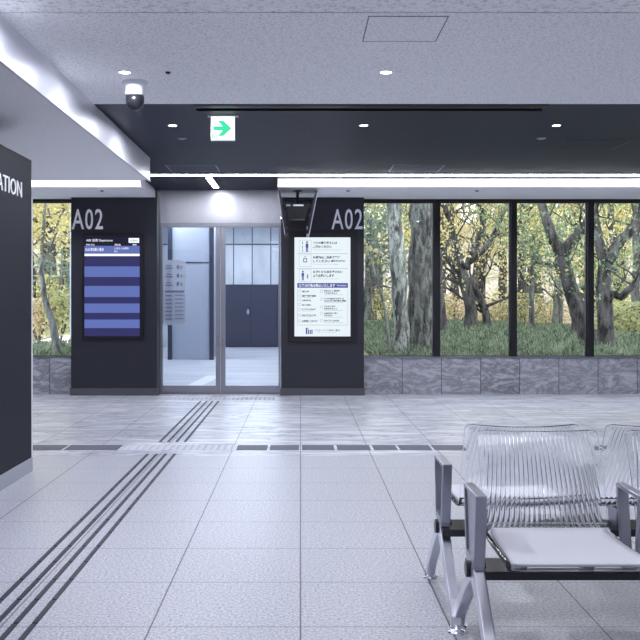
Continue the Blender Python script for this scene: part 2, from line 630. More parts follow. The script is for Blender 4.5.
# painted reflection behind the left leaf glass
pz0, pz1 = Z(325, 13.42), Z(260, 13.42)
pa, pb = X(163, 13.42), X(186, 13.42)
pm = M['reflection'] = mat('translucent_reflection', (.95, .95, 1), .6)
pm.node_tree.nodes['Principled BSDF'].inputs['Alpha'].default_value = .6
nt = box('reflection_sheet', pm, pa, pb, 13.405, 13.408, pz0, pz1)  # translucent sheet standing in for a screen reflected in the glass
tag(nt, 'pale lavender painted reflection behind the left leaf of the glass door', 'reflection')
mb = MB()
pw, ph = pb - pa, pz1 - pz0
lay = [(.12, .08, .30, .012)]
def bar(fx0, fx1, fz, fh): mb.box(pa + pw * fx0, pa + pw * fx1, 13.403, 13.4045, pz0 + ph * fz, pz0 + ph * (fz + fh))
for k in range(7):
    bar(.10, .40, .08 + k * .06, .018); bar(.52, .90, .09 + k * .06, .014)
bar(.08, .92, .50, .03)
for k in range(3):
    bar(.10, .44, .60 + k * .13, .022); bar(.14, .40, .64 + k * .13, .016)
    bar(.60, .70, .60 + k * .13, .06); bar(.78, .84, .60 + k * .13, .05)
mb.build('reflected_lines', mat('reflected_ink', (.30, .31, .50), .6), nt)

# ---------------------------------------------------------------- dark free-standing kiosk wall at the left
KX, K1, KZ = -2.07, 7.25, 2.39
ks = struct(box('wall_kiosk', M['darkgloss'], -5.2, KX, 4.6, K1, .104, KZ, bevel=.003))
struct(box('baseboard_kiosk', M['skirt'], -5.2, KX + .008, 4.592, K1 + .008, 0, .104, bevel=.003))
struct(box('trim_7', M['white'], KX - .002, KX + .006, K1 - .006, K1 + .012, .104, 2.1))
mb = MB()
text_mb(mb, 'INFORMATION', (KX + .001, 5.74, Z(196.5, 6.9)), 1.24, .115, (0, 1, 0), (0, 0, 1), (1, 0, 0), .006, -.005, 1.05)
tag(mb.build('wall_lettering', M['letter']), 'white INFORMATION lettering on the dark wall at the left edge', 'lettering')

# ---------------------------------------------------------------- floor insets
def strip(px0, px1):
    Ym = 8.4
    struct(box('floor_inset', M['inset'], X(px0, Ym), X(px1, Ym), 8.26, 8.55, 0, .0015))
M['inset'] = mat('dark_granite_inset', (.10, .10, .135), .6, 0, .25)
for a, b in ((-200, -140), (-136, -72), (-68, -2), (2, 64.5), (67, 120), (237, 267.5), (270, 299), (302, 334), (337, 370), (373, 396.5),
             (399, 430.5), (433, 466), (469, 532), (535, 600), (603, 668), (671, 735)):
    strip(a, b)

def tactile(x, y0, y1, label):
    seg = .3; mb = MB()
    y = y0
    while y < y1 - .05:
        e = min(y + seg, y1)
        mb.prism([(y + .004, 0), (y + .010, .005), (e - .010, .005), (e - .004, 0)], x - .011, x + .011)
        y += seg
    o = mb.build('tactile_guide_bar', M['bar'])
    tag(o, label, 'tactile bar', 'tactile guide bars in the floor')
names = ['leftmost', 'second from the left', 'third from the left', 'rightmost']
for i, x in enumerate((-1.305, -1.228, -1.151, -1.074)):
    tactile(x, 1.7, 8.05, 'dark tactile bar of the near run on the granite, %s of four' % names[i])
    tactile(x, 8.75, 12.35, 'dark tactile bar of the far run towards door, %s of four' % names[i])
M['tact'] = mat('pale_tactile_tile', (.50, .51, .57), .7)
M['tactd'] = mat('grey_tactile_stud', (.40, .41, .47), .6)
def dots(x0, x1, n, y0, y1, m, label):
    mb = MB().box(x0, x1, y0, y1, 0, .0015)
    mb.mi = 1
    dx, dy = (x1 - x0) / n, (y1 - y0) / m
    for i in range(n):
        for j in range(m):
            mb.cyl((x0 + dx * (i + .5), y0 + dy * (j + .5), .0015), .014, .009, .004, 8)
    tag(mb.build('tactile_dot_tile', [M['tact'], M['tactd']]), label, 'tactile tile')
dots(X(121, 8.4), X(235.5, 8.4), 17, 8.25, 8.56, 5, 'pale studded tactile tiles where the guide bars cross the dark inset strip')
dots(-1.95, -.33, 27, 12.5, 12.8, 5, 'pale row of studded tactile tiles in front of the glass door')

# ================================================================== CEILING FITTINGS
em = emis('linear_light_diffuser', (.93, .95, 1), STRIP_E)
lt = empty('linear_ceiling_light', (0, 11.66, CZ + .012))
tag(lt, 'long bright white linear light running across the dark ceiling', 'ceiling light')
box('diffuser', em, -6.9, 6.9, -.055, .055, -.014, -.004, lt)
MB().box(-6.95, 6.95, -.075, -.055, -.012, 0).box(-6.95, 6.95, .055, .075, -.012, 0).box(-6.95, 6.95, -.055, .055, -.004, 0)\
    .build('housing', M['white'], lt)
lt2 = empty('linear_ceiling_light', (-1.16, 12.45, CZ + .012))
tag(lt2, 'short white linear light on the dark ceiling in front of the glass door', 'ceiling light')
box('diffuser', em, -.035, .035, -.5, .5, -.014, -.004, lt2)
MB().box(-.045, .045, -.51, .51, -.004, 0).box(-.045, -.035, -.51, .51, -.012, -.004).box(.035, .045, -.51, .51, -.012, -.004)\
    .build('housing', M['white'], lt2)

# unseen ceiling panels, added to light the hall from behind the viewpoint
pe = emis('fill_panel_diffuser', (.93, .94, 1), FILL_E)
for (x, y) in ((-.2, 2.2), (1.9, 2.2), (4.4, 2.2), (-.2, -1), (2.6, -1), (5, -1), (0, -4), (3, -4)):
    t = empty('fill_panel', (x, y, CZ))
    tag(t, 'unseen square fill panel added in the ceiling of the hall', 'ceiling light', 'unseen fill panels added to the hall ceiling')
    MB().box(-.62, .62, -.62, .62, -.02, 0).build('frame', M['white'], t)
    MB().box(-.6, .6, -.6, .6, -.026, -.0205).build('diffuser', pe, t)
for (x, y) in ((-4.2, 1.5), (-4.2, -2), (-4.3, 8.3), (-6, 6)):  # hidden panels added to brighten the left floor and bulkhead underside
    t = empty('fill_panel', (x, y, 2.625))
    tag(t, 'unseen square fill panel added under the low ceiling bulkhead', 'ceiling light', 'unseen fill panels added under the bulkhead')
    MB().box(-.62, .62, -.62, .62, -.02, 0).build('frame', M['white'], t)
    MB().box(-.6, .6, -.6, .6, -.026, -.0205).build('diffuser', pe, t)

de = emis('downlight_lens', (1, .97, .95), 14)
def downlight(x, y, label, z=CZ, r=.048, w=DOWN_W):
    t = empty('downlight', (x, y, z))
    tag(t, label, 'ceiling light')
    MB().lathe((0, 0, 0), [(r + .007, 0), (r + .006, -.004), (r, -.005), (r - .004, -.001), (.002, -.001)], 24).build('trim_ring', M['white'], t)
    MB().cyl((0, 0, -.004), r - .006, r - .006, .002, 24).build('lens', de, t)
    ld = bpy.data.lights.new('downlight_lamp', 'AREA')
    ld.shape = 'DISK'; ld.size = .08; ld.energy = w; ld.color = LAMP; ld.spread = math.radians(172)
    lo = bpy.data.objects.new('lamp', ld); COL.objects.link(lo); lo.parent = t; lo.location = (0, 0, -.012)
downlight(-1.2, 6.43, 'round downlight in the light ceiling left of the dome camera', CZ, .041, 13)
downlight(.584, 6.43, 'round downlight in the light ceiling below the square hatch', CZ, .041)
zd = CZ + .012
downlight(-1.145, 8.43, 'round downlight in the dark ceiling left of the exit sign', zd, .038, 24)
downlight(.567, 8.43, 'round downlight in the dark ceiling above the right pillar', zd, .038, 24)
downlight(2.29, 8.43, 'rightmost round downlight in the dark ceiling', zd, .038, 24)
downlight(-1.32, 4.7, 'round downlight in the near ceiling beside the metal fascia', CZ, .04, 40)
downlight(2.4, 4.46, 'unseen round downlight added in the near ceiling at the right above the benches')  # out of view, added to deepen the shadow under the benches
downlight(.6, 4.46, 'round downlight in the near ceiling above the benches')
downlight(-1.14, 12.95, 'small round downlight close above the steel transom of the door', zd, .03, 2.2)

def sensor(x, y, label, r=.03, m='steeld', z=zd):
    o = MB().lathe((x, y, z), [(r, 0), (r, -.006), (r * .6, -.014), (.002, -.015)], 18).build('ceiling_sensor', M[m])
    tag(o, label, 'sensor')
sensor(X(168, 6.43), 6.43, 'tiny dark sensor in the light ceiling beside the dome camera', .018, 'black', CZ)
Ys = 1.582 * F / (302 - 138)
sensor(X(182, Ys), Ys, 'small grey sensor in the dark ceiling beside the exit sign', .045)
sensor(X(541, Ys), Ys, 'small grey sensor in the dark ceiling near the rightmost downlight', .045)
sensor(X(348, 12.3), 12.3, 'small sensor under the soffit above the right A02 lettering', .025, 'black', 2.755)
sensor(X(477, 12.3), 12.3, 'small sensor under the soffit above the second forest window', .025, 'black', 2.755)
sensor(X(102, 12.3), 12.3, 'small sensor under the soffit above the left A02 lettering', .025, 'black', 2.755)

def hatch(x0, x1, y0, y1, z, m1, m2, label, w=.008):
    o = box('access_hatch', m1, x0 + w, x1 - w, y0 + w, y1 - w, z - .002, z)
    tag(o, label, 'access hatch')
    MB().box(x0, x1, y0, y0 + w, z - .003, z).box(x0, x1, y1 - w, y1, z - .003, z)\
        .box(x0, x0 + w, y0 + w, y1 - w, z - .003, z).box(x1 - w, x1, y0 + w, y1 - w, z - .003, z).build('frame', m2, o)
hatch(.372, .815, 5.17, 5.67, CZ, M['ceil'], M['hatch'], 'square access hatch in the light ceiling near the top edge', .006)
ya, yb = 1.582 * F / (302 - 165), 1.582 * F / (302 - 171.5)
hatch(X(165, ya), X(216, ya), ya, yb, zd, M['dceil'], M['steeld'], 'access hatch in the dark ceiling above the glass door', .012)
hatch(X(393, ya), X(445, ya), ya, yb, zd, M['dceil'], M['steeld'], 'access hatch in the dark ceiling above the first forest window', .012)
ya, yb = 1.582 * F / (302 - 140), 1.582 * F / (302 - 150)
hatch(X(566, ya), X(632, ya), ya, yb, zd, M['dceil'], M['black'], 'dark access hatch in the dark ceiling beyond the rightmost downlight', .012)

# dome camera
cam_t = empty('dome_camera', (X(135, 6.72), 6.72, CZ))
tag(cam_t, 'white ceiling dome security camera with a black ball lens', 'security camera')
MB().lathe((0, 0, 0), [(.092, 0), (.092, -.008), (.082, -.016), (.074, -.04), (.068, -.085), (.066, -.098), (.05, -.10)], 36)\
    .build('mount', M['white'], cam_t, smooth=True)
MB().lathe((0, 0, 0), [(.05, -.098), (.065, -.10), (.066, -.135), (.064, -.15), (.055, -.175), (.038, -.195), (.015, -.205), (.002, -.206)], 36)\
    .build('dome', M['blackp'], cam_t, smooth=True)

# exit sign
EY = 8.0
ex = empty('exit_sign', (X(223, EY), EY, CZ + .012))
tag(ex, 'white and green illuminated exit arrow sign hanging from the dark ceiling', 'exit sign')
sw = X(235.5, EY) - X(211, EY)
zt = Z(116.5, EY) - CZ - .012; zb = Z(141, EY) - CZ - .012
MB().box(-.13, .13, -.03, .03, -.010, 0).box(-.02, .02, -.012, .012, zt, -.01).build('ceiling_mount', M['white'], ex)
MB().box(-sw / 2, sw / 2, -.016, .016, zb, zt).build('housing', M['white'], ex, .003)
face = emis('exit_face_white', (.93, 1, .98), 1.25)
MB().box(-sw / 2 + .004, sw / 2 - .004, -.018, -.0162, zb + .004, zt - .004).build('face', face, ex)
g = emis('exit_green', (.06, .80, .42), .9)
mb = MB()
def ep(fx, fz): return (-sw / 2 + sw * fx, -.0188, zb + (zt - zb) * fz)
arrow = [(.12, .42), (.50, .42), (.30, .19), (.52, .19), (.85, .50), (.52, .81), (.30, .81), (.50, .58), (.12, .58)]
tri = [(0, 1, 7, 8), (1, 2, 3, 4), (1, 4, 7), (4, 5, 6, 7)]
mb.add([ep(*p) for p in arrow], tri)
# small doorway figure in the lower left corner
for (a, b, c_, d) in ((.07, .10, .06, .28), (.24, .27, .06, .28), (.10, .13, .25, .28), (.155, .185, .08, .2), (.15, .20, .21, .25)):
    mb.add([ep(a, c_), ep(b, c_), ep(b, d), ep(a, d)], [(0, 1, 2, 3)])
mb.build('arrow_symbol', g, ex)

# ================================================================== DISPLAYS
def A02(px0, label):
    mb = MB(); Y = 13.1
    text_mb(mb, 'A02', (X(px0, Y), Y - .001, Z(229.5, Y)), X(px0 + 31, Y) - X(px0, Y), Z(209, Y) - Z(229.5, Y), depth=.012, thick=.006, sp=1.12)
    tag(mb.build('bay_number_lettering', M['letter']), label, 'lettering')
A02(72, 'white A02 lettering on the left dark pillar above the blue departures screen')
A02(331.5, 'white A02 lettering on the right dark pillar beside the hanging monitors')

SY = 13.098
def display(px0, px1, py0, py1, name, label):
    t = empty(name, (X((px0 + px1) / 2, SY), SY, Z(py1, SY)))
    tag(t, label, 'screen')
    w = X(px1, SY) - X(px0, SY); h = Z(py0, SY) - Z(py1, SY)
    MB().box(-w / 2, w / 2, -.03, .0, 0, h).build('bezel', M['black'], t, .004)
    return t
def rel(t):
    o = t.location
    def q(px, py): return (X(px, SY) - o.x, Z(py, SY) - o.z)
    return q
def quad(mb, q, x0, y0, x1, y1, d):
    a = q(x0, y0); b = q(x1, y1)
    mb.add([(a[0], d, a[1]), (b[0], d, a[1]), (b[0], d, b[1]), (a[0], d, b[1])], [(0, 3, 2, 1)])
def txt(mb, q, s, x0, y0, x1, y1, d, thick=0):
    a = q(x0, y1); b = q(x1, y0)
    text_mb(mb, s, (a[0], d, a[1]), b[0] - a[0], b[1] - a[1], depth=.0001, thick=thick)

# left: departures board
t = display(82.5, 144, 233.5, 339, 'departures_screen', 'blue striped departures screen on the left dark pillar')
q = rel(t)
pn = MB(); quad(pn, q, 84.5, 237, 141, 337, -.0305)
pn.build('panel', emis('screen_black', (.02, .02, .05), .5), t)
d = -.0315
a = MB(); b_ = MB()
rows = [(257, 266.5, 0), (266.5, 277, 1), (277, 286, 0), (286, 297, 1), (297, 303.5, 0), (303.5, 312.8, 1), (312.8, 319.5, 0), (319.5, 328, 1), (328, 336, 0)]
for y0, y1, k in rows: quad(b_ if k else a, q, 85, y0, 140, y1, d)
quad(b_, q, 85, 246, 140, 253.5, d)
a.build('dark_rows', emis('screen_navy', (.030, .030, .115), 1), t)
b_.build('light_rows', emis('screen_blue', (.105, .145, .40), 1), t)
c = MB()
quad(c, q, 85, 253.8, 140, 256.2, d - .0005)
quad(c, q, 129, 238.2, 139.5, 243, d)
txt(c, q, 'A02 出発 Departures', 86.8, 239, 113, 242.2, d, .01)
txt(c, q, '時刻 行先', 86.8, 244, 95, 245.8, d, .01)
txt(c, q, '経由', 115, 244, 121, 245.8, d, .01)
txt(c, q, '備考', 133, 244, 137, 245.8, d, .01)
txt(c, q, '10:30 東京駅八重洲', 85.8, 248, 104, 251.3, d - .0006, .01)
txt(c, q, 'しばらくお待ち', 115, 247.3, 129, 249.6, d - .0006, .01)
txt(c, q, 'Bus', 115, 250.5, 118, 252.3, d - .0006)
c.build('white_text', emis('screen_white', (.88, .90, 1), 1.0), t)
c = MB(); txt(c, q, '日本語/ENG', 130.5, 239.6, 138, 241.8, d - .001); c.build('button_text', M['navy'], t)

# right: passenger information board
t = display(288.5, 357, 231.5, 342, 'information_screen', 'white information screen with blue Japanese text on the right dark pillar')
q = rel(t)
pn = MB(); quad(pn, q, 294.5, 237.5, 350.3, 336.3, -.0305)
pn.build('panel', emis('screen_paper', (.86, .95, 1), .80), t)
blue = MB(); line = MB(); ink = MB(); ic = MB(); wh = MB()
quad(blue, q, 297.3, 283.1, 347.8, 287.8, d)
txt(wh, q, '以下の行為は禁止いたします', 299, 283.9, 335, 287.1, d - .0005, .015)
txt(wh, q, 'Prohibited', 337, 284.6, 346, 286.3, d - .0005)
texts = [('バスの乗り換えには', 313, 241.6, 337, 244.2), ('ご注意ください', 313, 245.4, 331.5, 248.2),
         ('お荷物はご自身で管理', 313, 256.1, 340, 258.8), ('してください', 313, 259.9, 330, 262.6), ('(置き引き注意)', 330.8, 260, 345, 262.4),
         ('お子様から目を離さない', 313, 270.6, 342.5, 273.2), ('ようお願いします', 313, 274.4, 334, 277.2)]
for s, x0, y0, x1, y1 in texts: txt(ink, q, s, x0, y0, x1, y1, d, .035)
for s, x1, y in (('Please be careful when changing buses', 341, 249.4), ('Please keep an eye on your luggage', 338, 263.8), ('Do not leave your child unattended', 338, 278.3)):
    txt(ic, q, s, 313, y, x1, y + 1.2, d)
for y in (253.5, 268.3): quad(line, q, 297.3, y, 347.8, y + .45, d)
for x0, x1, y0, y1 in ((297.3, 297.6, 289, 325), (347.5, 347.8, 289, 325), (297.3, 347.8, 324.8, 325.2)): quad(line, q, x0, y0, x1, y1, d)
for y in (240.3, 254.8, 269.6):     # icon cards
    for x0, x1, y0, y1 in ((299, 299.3, y, y + 12), (311, 311.3, y, y + 12), (299, 311.3, y, y + .3), (299, 311.3, y + 11.8, y + 12.1)):
        quad(line, q, x0, y0, x1, y1, d)
def icon_person(x, y, s):
    a = q(x, y); r = .012 * s
    blue.add([(a[0] + r * math.cos(k * PI / 4), d, a[1] + r * math.sin(k * PI / 4)) for k in range(8)], [tuple(range(8))])
    quad(blue, q, x - 1.1 * s, y + 1.2 * s, x + 1.1 * s, y + 4.5 * s, d)
    quad(blue, q, x - .9 * s, y + 4.5 * s, x - .15 * s, y + 8 * s, d); quad(blue, q, x + .15 * s, y + 4.5 * s, x + .9 * s, y + 8 * s, d)
icon_person(307.0, 242.4, 1.2); icon_person(302.5, 241.8, .35); icon_person(302.5, 246, .35); icon_person(302.5, 249.4, .3)
quad(blue, q, 303.2, 258.4, 307, 262.4, d); quad(blue, q, 304.2, 256.6, 306, 257.2, d)
a2 = MB(); quad(a2, q, 303.9, 259.2, 306.3, 261.6, d - .0005); a2.build('suitcase_inner', emis('icon_white', (.86, .95, 1), .80), t)
icon_person(302.8, 271.6, 1.1); icon_person(307.5, 274.5, .55)
colL = [('危険行為', 290.6, 309), ('無断撮影や営業', 295, 316), ('大声や騒音', 299.5, 311), ('立入り禁止', 304, 311), ('喫煙飲酒行為全般', 308.5, 316), ('寝転び座り込み行為', 314.3, 316), ('火気危険物の持込み', 320, 318)]
for s, y, x1 in colL: txt(ink, q, s, 302, y, x1, y + 1.9, d, .045)
colR = [('許可のない物品販売や', 290, 340), ('勧誘をすること', 292.2, 337), ('他のお客様の迷惑と', 297.8, 344), ('なる行為 長時間の滞留', 300, 346), ('施設の汚損や', 305.6, 335), ('破損をすること', 307.8, 337), ('盲導犬を除く動物', 312.4, 338), ('の連れ込み', 314.6, 333), ('その他管理上の行為', 319.8, 339)]
for s, y, x1 in colR: txt(ink, q, s, 324, y, x1, y + 1.8, d, .045)
for y in (297.3, 310.8, 316.4, 322): quad(ic, q, 302, y, 313, y + .3, d)
for y in (294.6, 302.4, 310.2, 317, 322.3): quad(ic, q, 324, y, 343, y + .3, d)
def ring(x, y, r):
    a = q(x, y)
    v = [(a[0] + r * k2 * math.cos(k * PI / 8), d, a[1] + r * k2 * math.sin(k * PI / 8)) for k2 in (1, .75) for k in range(16)]
    line.add(v, [(k, (k + 1) % 16, 16 + (k + 1) % 16, 16 + k) for k in range(16)])
for y in (291, 295.6, 300, 304.6, 309.5, 315.3, 321): ring(299.8, y, .021)
for y in (291.3, 299, 306.8, 313.2, 320.2): ring(321.6, y, .021)
txt(ink, q, 'バスターミナル東京八重洲', 314.5, 329.3, 339.5, 331.2, d, .01)
txt(ic, q, 'Bus Terminal Tokyo Yaesu', 318, 332, 336, 333.1, d)
for k, (x0, y0) in enumerate(((305.8, 328), (308, 329.5), (309.7, 329.8), (311.4, 329.5))):
    quad(blue, q, x0, y0, x0 + (1.5 if k == 0 else 1.1), 334, d)
quad(blue, q, 305.8, 327.8, 308.2, 328.8, d)
blue.build('blue_graphics', emis('screen_indigo', (.08, .09, .36), .8), t)
line.build('grey_lines', emis('screen_grey', (.42, .50, .58), .8), t)
ink.build('dark_text', emis('screen_ink', (.01, .01, .07), .8), t)
ic.build('small_text', emis('screen_small', (.35, .42, .55), .8), t)
wh.build('white_text', emis('screen_text_white', (.88, .95, 1), 1.0), t)

# hanging pair of monitors, seen edge-on
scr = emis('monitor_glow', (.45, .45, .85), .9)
def monitor(xt, xb, s, label):
    t = empty('hanging_monitor', ((xt + xb) / 2, 12.3, 2.17))
    tag(t, label, 'monitor', 'hanging monitors by the door')
    o = t.location
    y0, y1 = -.32, .32
    zt_, zb_ = 2.715 - o.z, 2.165 - o.z
    def slab(o0, o1, u0, u1, ya, yb):
        v = []
        for y in (ya, yb):
            for (k, z, u) in ((xt, zt_, u1), (xb, zb_, u0)):
                pass
        L = Vector((xt - xb, 0, zt_ - zb_)); nrm = Vector((L.z, 0, -L.x)).normalized() * s
        B = Vector((xb - o.x, 0, zb_))
        for y in (ya, yb):
            for (u, w) in ((u0, o0), (u1, o0), (u1, o1), (u0, o1)):
                p = B + L * u + nrm * w; v.append((p.x, y, p.z))
        return v, [(0, 1, 2, 3), (7, 6, 5, 4), (0, 4, 5, 1), (1, 5, 6, 2), (2, 6, 7, 3), (3, 7, 4, 0)]
    mb = MB(); mb.add(*slab(-.028, .0, 0, 1, y0, y1)); mb.build('housing', M['blackp'], t, .003)
    mb = MB(); mb.add(*slab(0, .008, 0, 1, y0, y0 + .02)); mb.add(*slab(0, .008, 0, 1, y1 - .02, y1))
    mb.add(*slab(0, .008, 0, .035, y0 + .02, y1 - .02)); mb.add(*slab(0, .008, .965, 1, y0 + .02, y1 - .02)); mb.build('frame', M['steel'], t)
    mb = MB(); mb.add(*slab(0.0005, .003, .04, .96, y0 + .021, y1 - .021)); mb.build('screen', scr, t)
    mb = MB()
    for u in (.2, .5, .8): mb.add(*slab(-.045, -.028, u - .03, u + .03, y0 + .06, y1 - .06))
    mb.build('rear_ribs', M['blackp'], t)
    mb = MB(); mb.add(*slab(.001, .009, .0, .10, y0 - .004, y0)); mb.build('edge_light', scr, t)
monitor(-.285, -.195, -1, 'black monitor hanging edge-on beside the steel door transom, left one of the pair')
monitor(.215, .105, 1, 'black monitor hanging edge-on beside the right A02 lettering, right one of the pair')
t = empty('monitor_bracket', (-.04, 12.3, 2.755))
tag(t, 'black ceiling bracket between the two hanging monitors', 'bracket')
MB().cyl((0, 0, -.18), .02, .02, .18, 16).cyl((0, 0, -.01), .06, .06, .01, 20).build('pole', M['blackp'], t)
MB().box(-.17, .17, -.10, .10, -.22, -.18).box(-.19, .19, -.02, .02, -.12, -.10)\
    .add([(-.15, -.10, -.22), (.15, -.10, -.22), (.10, -.10, -.38), (-.10, -.10, -.38), (-.15, .10, -.22), (.15, .10, -.22), (.10, .10, -.38), (-.10, .10, -.38)],
         [(0, 3, 2, 1), (4, 5, 6, 7), (0, 1, 5, 4), (3, 7, 6, 2), (0, 4, 7, 3), (1, 2, 6, 5)]).build('junction_box', M['blackp'], t)
MB().box(-.145, -.09, -.103, -.1, -.213, -.192).build('label_strip', M['steel'], t)
MB().box(-.055, .08, -.103, -.1, -.213, -.192).build('label_strip', M['white'], t)

# ================================================================== BENCHES
def shell_sheet(prof, nx, hw, thick, rib=0, nr=24):
    """prof: list of (y,z) along the sheet; hw(v)->half width; returns MB with thickness along the local normal"""
    n = len(prof); mb = MB(); V = []
    for side in (0, 1):
        for k in range(n):
            a = Vector((0, *prof[max(k - 1, 0)])); b = Vector((0, *prof[min(k + 1, n - 1)]))
            t = (b - a).normalized(); nm = Vector((0, -t.z, t.y))     # towards the sitter / up
            v = k / (n - 1)
            for i in range(nx + 1):
                u = i / nx * 2 - 1
                x = u * hw(v)
                off = 0
                curve = .018 * (1 - u * u) if rib else 0              # hollow of the back
                if side:
                    off = -thick
                    if rib:
                        e = min(1, max(0, (1 - abs(u) - .07) / .05)) * min(1, (1 - v) / .05, v / .02 + .2)
                        uu = u * (1 - .28 * (1 - v))
                        off -= rib * e * (.5 - .5 * math.cos(2 * PI * (uu * nr / 2))) ** 2
                p = Vector((x, prof[k][0], prof[k][1])) + nm * (off - curve)
                V.append(p)
    w = nx + 1; F_ = []
    for k in range(n - 1):
        for i in range(nx):
            a = k * w + i
            F_.append((a, a + 1, a + w + 1, a + w))
            b = a + n * w
            F_.append((b, b + w, b + w + 1, b + 1))
    for i in range(nx):
        F_.append((i, i + n * w, i + 1 + n * w, i + 1))
        a = (n - 1) * w + i
        F_.append((a, a + 1, a + 1 + n * w, a + n * w))
    for k in range(n - 1):
        a = k * w
        F_.append((a, a + w, a + w + n * w, a + n * w))
        a = k * w + nx
        F_.append((a, a + n * w, a + w + n * w, a + w))
    return mb.add(V, F_)


def smooth_path(pts, n):
    """Catmull-Rom through (y,z) points"""
    out = []
    P_ = [pts[0]] + pts + [pts[-1]]
    m = len(pts) - 1
    for j in range(n + 1):
        s = j / n * m; i = min(int(s), m - 1); t = s - i
        p0, p1, p2, p3 = P_[i], P_[i + 1], P_[i + 2], P_[i + 3]
        out.append(tuple(.5 * (2 * p1[k] + (p2[k] - p0[k]) * t + (2 * p0[k] - 5 * p1[k] + 4 * p2[k] - p3[k]) * t * t
                               + (3 * p1[k] - p0[k] - 3 * p2[k] + p3[k]) * t ** 3) for k in (0, 1)))
    return out


def corner(v, w0, w1, L, r=.035):
    """half width along a sheet of length L whose far end has rounded corners"""
    w = w0 + (w1 - w0) * v
    dd = (1 - v) * L
    if dd < r:
        w -= r - math.sqrt(max(0, r * r - (r - dd) ** 2))
    return w


def make_bench():
    """local frame: origin on the floor on the shared centre line, sitter faces -Y"""
    b = empty('beam_bench')
    MB().box(-.018, 1.16, -.405, -.215, .315, .345).build('beam', M['beam'], b, .003)
    proto_seat = None
    for k in range(2):
        cx = .285 + .571 * k
        if k == 0:
            # seat shell
            prof = smooth_path([(-.215, .475), (-.232, .447), (-.27, .435), (-.40, .430), (-.56, .432), (-.64, .432), (-.672, .418)], 30)
            sh = shell_sheet(prof, 24, lambda v: corner(v, .232, .246, .55, .05), .009)
            s = sh.build('seat_shell', M['acrylic'], b, smooth=True)
            # pad
            prof = smooth_path([(-.240, .456), (-.27, .4455), (-.40, .4405), (-.56, .4425), (-.640, .4425), (-.662, .436)], 16)
            pd = shell_sheet(prof, 16, lambda v: corner(v, .212, .232, .46, .045), .009)
            p = pd.build('seat_pad', M['pad'], s, smooth=True)
            bprof = smooth_path([(-.212, .452), (-.205, .50), (-.175, .60), (-.130, .71), (-.083, .805)], 48)
            bk = shell_sheet(bprof, 260, lambda v: corner(v, .232, .234, .40, .03), .006, .0042, 30)
            r = bk.build('backrest', M['acrylic'], b, smooth=True)
            # brackets carrying the shell on the beam
            seat0 = [s, r]
            for q_ in (-.12, .12):
                c = MB().prism([(-.36, .345), (-.26, .345), (-.25, .424), (-.50, .420), (-.50, .412), (-.37, .40)], q_ - .012, q_ + .012)
                seat0.append(c.build('seat_bracket', M['steeld'], b))
            for o in seat0: o.location.x = cx
            p0 = p
        else:
            for o in seat0:
                c2 = o.copy(); COL.objects.link(c2); c2.location.x = cx
                if o is seat0[0]:
                    c3 = p0.copy(); COL.objects.link(c3); c3.parent = c2
    # arm frames
    for k in range(3):
        cx = .571 * k
        outer = [(-.45, .622), (-.195, .622), (-.245, .36), (-.412, .36)]
        mb = MB()
        hw = .02
        if k == 0:
            mb.prism([(-.437, .605), (-.21, .605), (-.25, .372), (-.40, .372)], cx - .013, cx + .013)
        inner = [(-.424, .608), (-.224, .608), (-.262, .385), (-.390, .385)]
        n = 4
        v = [(cx + sx, y, z) for sx in (-hw, hw) for (y, z) in outer + inner]
        f = []
        for i in range(n):
            j = (i + 1) % n
            f += [(i, j, 4 + j, 4 + i), (8 + i, 12 + i, 12 + j, 8 + j), (i, 8 + i, 8 + j, j), (4 + i, 4 + j, 12 + j, 12 + i)]
        mb.add(v, f)
        mb.box(cx - .0195, cx + .0195, -.40, -.25, .345, .36)
        arm = mb.build('armrest', M['alu'], b, .004)
    for k in (0, 2):
        cx = .571 * k
        hub = MB().cyl((cx - .035, -.325, .335), .03, .03, .07, 24, 'X').build('hub', M['beam'], b, .003)
        for s in (-1, 1):
            yc = -.345
            path = [(.0, .345), (.05, .31), (.13, .25), (.235, .16), (.31, .10), (.350, .05), (.365, .016)]
            wid = [.050, .042, .032, .027, .024, .020, .014]
            v = []
            for j, ((dy, z), w_) in enumerate(zip(path, wid)):
                a = path[max(j - 1, 0)]; c_ = path[min(j + 1, len(path) - 1)]
                t_ = Vector((c_[0] - a[0], c_[1] - a[1])).normalized(); nn = Vector((-t_[1], t_[0]))
                for (sx, sw_) in ((-1, 1), (1, 1), (1, -1), (-1, -1)):
                    v.append((cx + sx * .021, yc + s * (dy + nn[0] * sw_ * w_ * .8), z + nn[1] * sw_ * w_ * .8))
            f = [(4 * j + i, 4 * j + (i + 1) % 4, 4 * j + 4 + (i + 1) % 4, 4 * j + 4 + i) for j in range(len(path) - 1) for i in range(4)]
            f += [(3, 2, 1, 0), tuple(4 * (len(path) - 1) + i for i in range(4))]
            lg = MB().add(v, f).build('leg', M['alus'], b, .005)
            fy = yc + s * .372
            MB().lathe((cx, fy, 0), [(.036, 0), (.036, .004), (.028, .010), (.012, .016), (.010, .03)], 24).build('foot', M['chrome'], lg, smooth=True)
    return b


b1 = make_bench()
b1.location = (.632, 3.735, 0)
tag(b1, 'clear acrylic two-seat beam bench in front, light pads facing the viewer', 'bench', 'clear beam benches')
b2 = copy_tree(b1)
b2.location = (.632 + 2 * .571 - .02, 3.735 - .03, 0)
b2.location = (.614 + 1.142, 3.735, 0)
b2.rotation_euler = (0, 0, PI)
tag(b2, 'clear acrylic beam bench behind the front one, seats facing away to the windows', 'bench', 'clear beam benches')

# ================================================================== FOREST OUTSIDE
rng = random.Random(4)
nr = np.random.default_rng(7)


def gz(x, y):      # ground height outside
    return .28 + .010 * (y - 14) + .10 * math.sin(x * .5 + y * .2) * min(1, max(0, (y - 16) / 10))


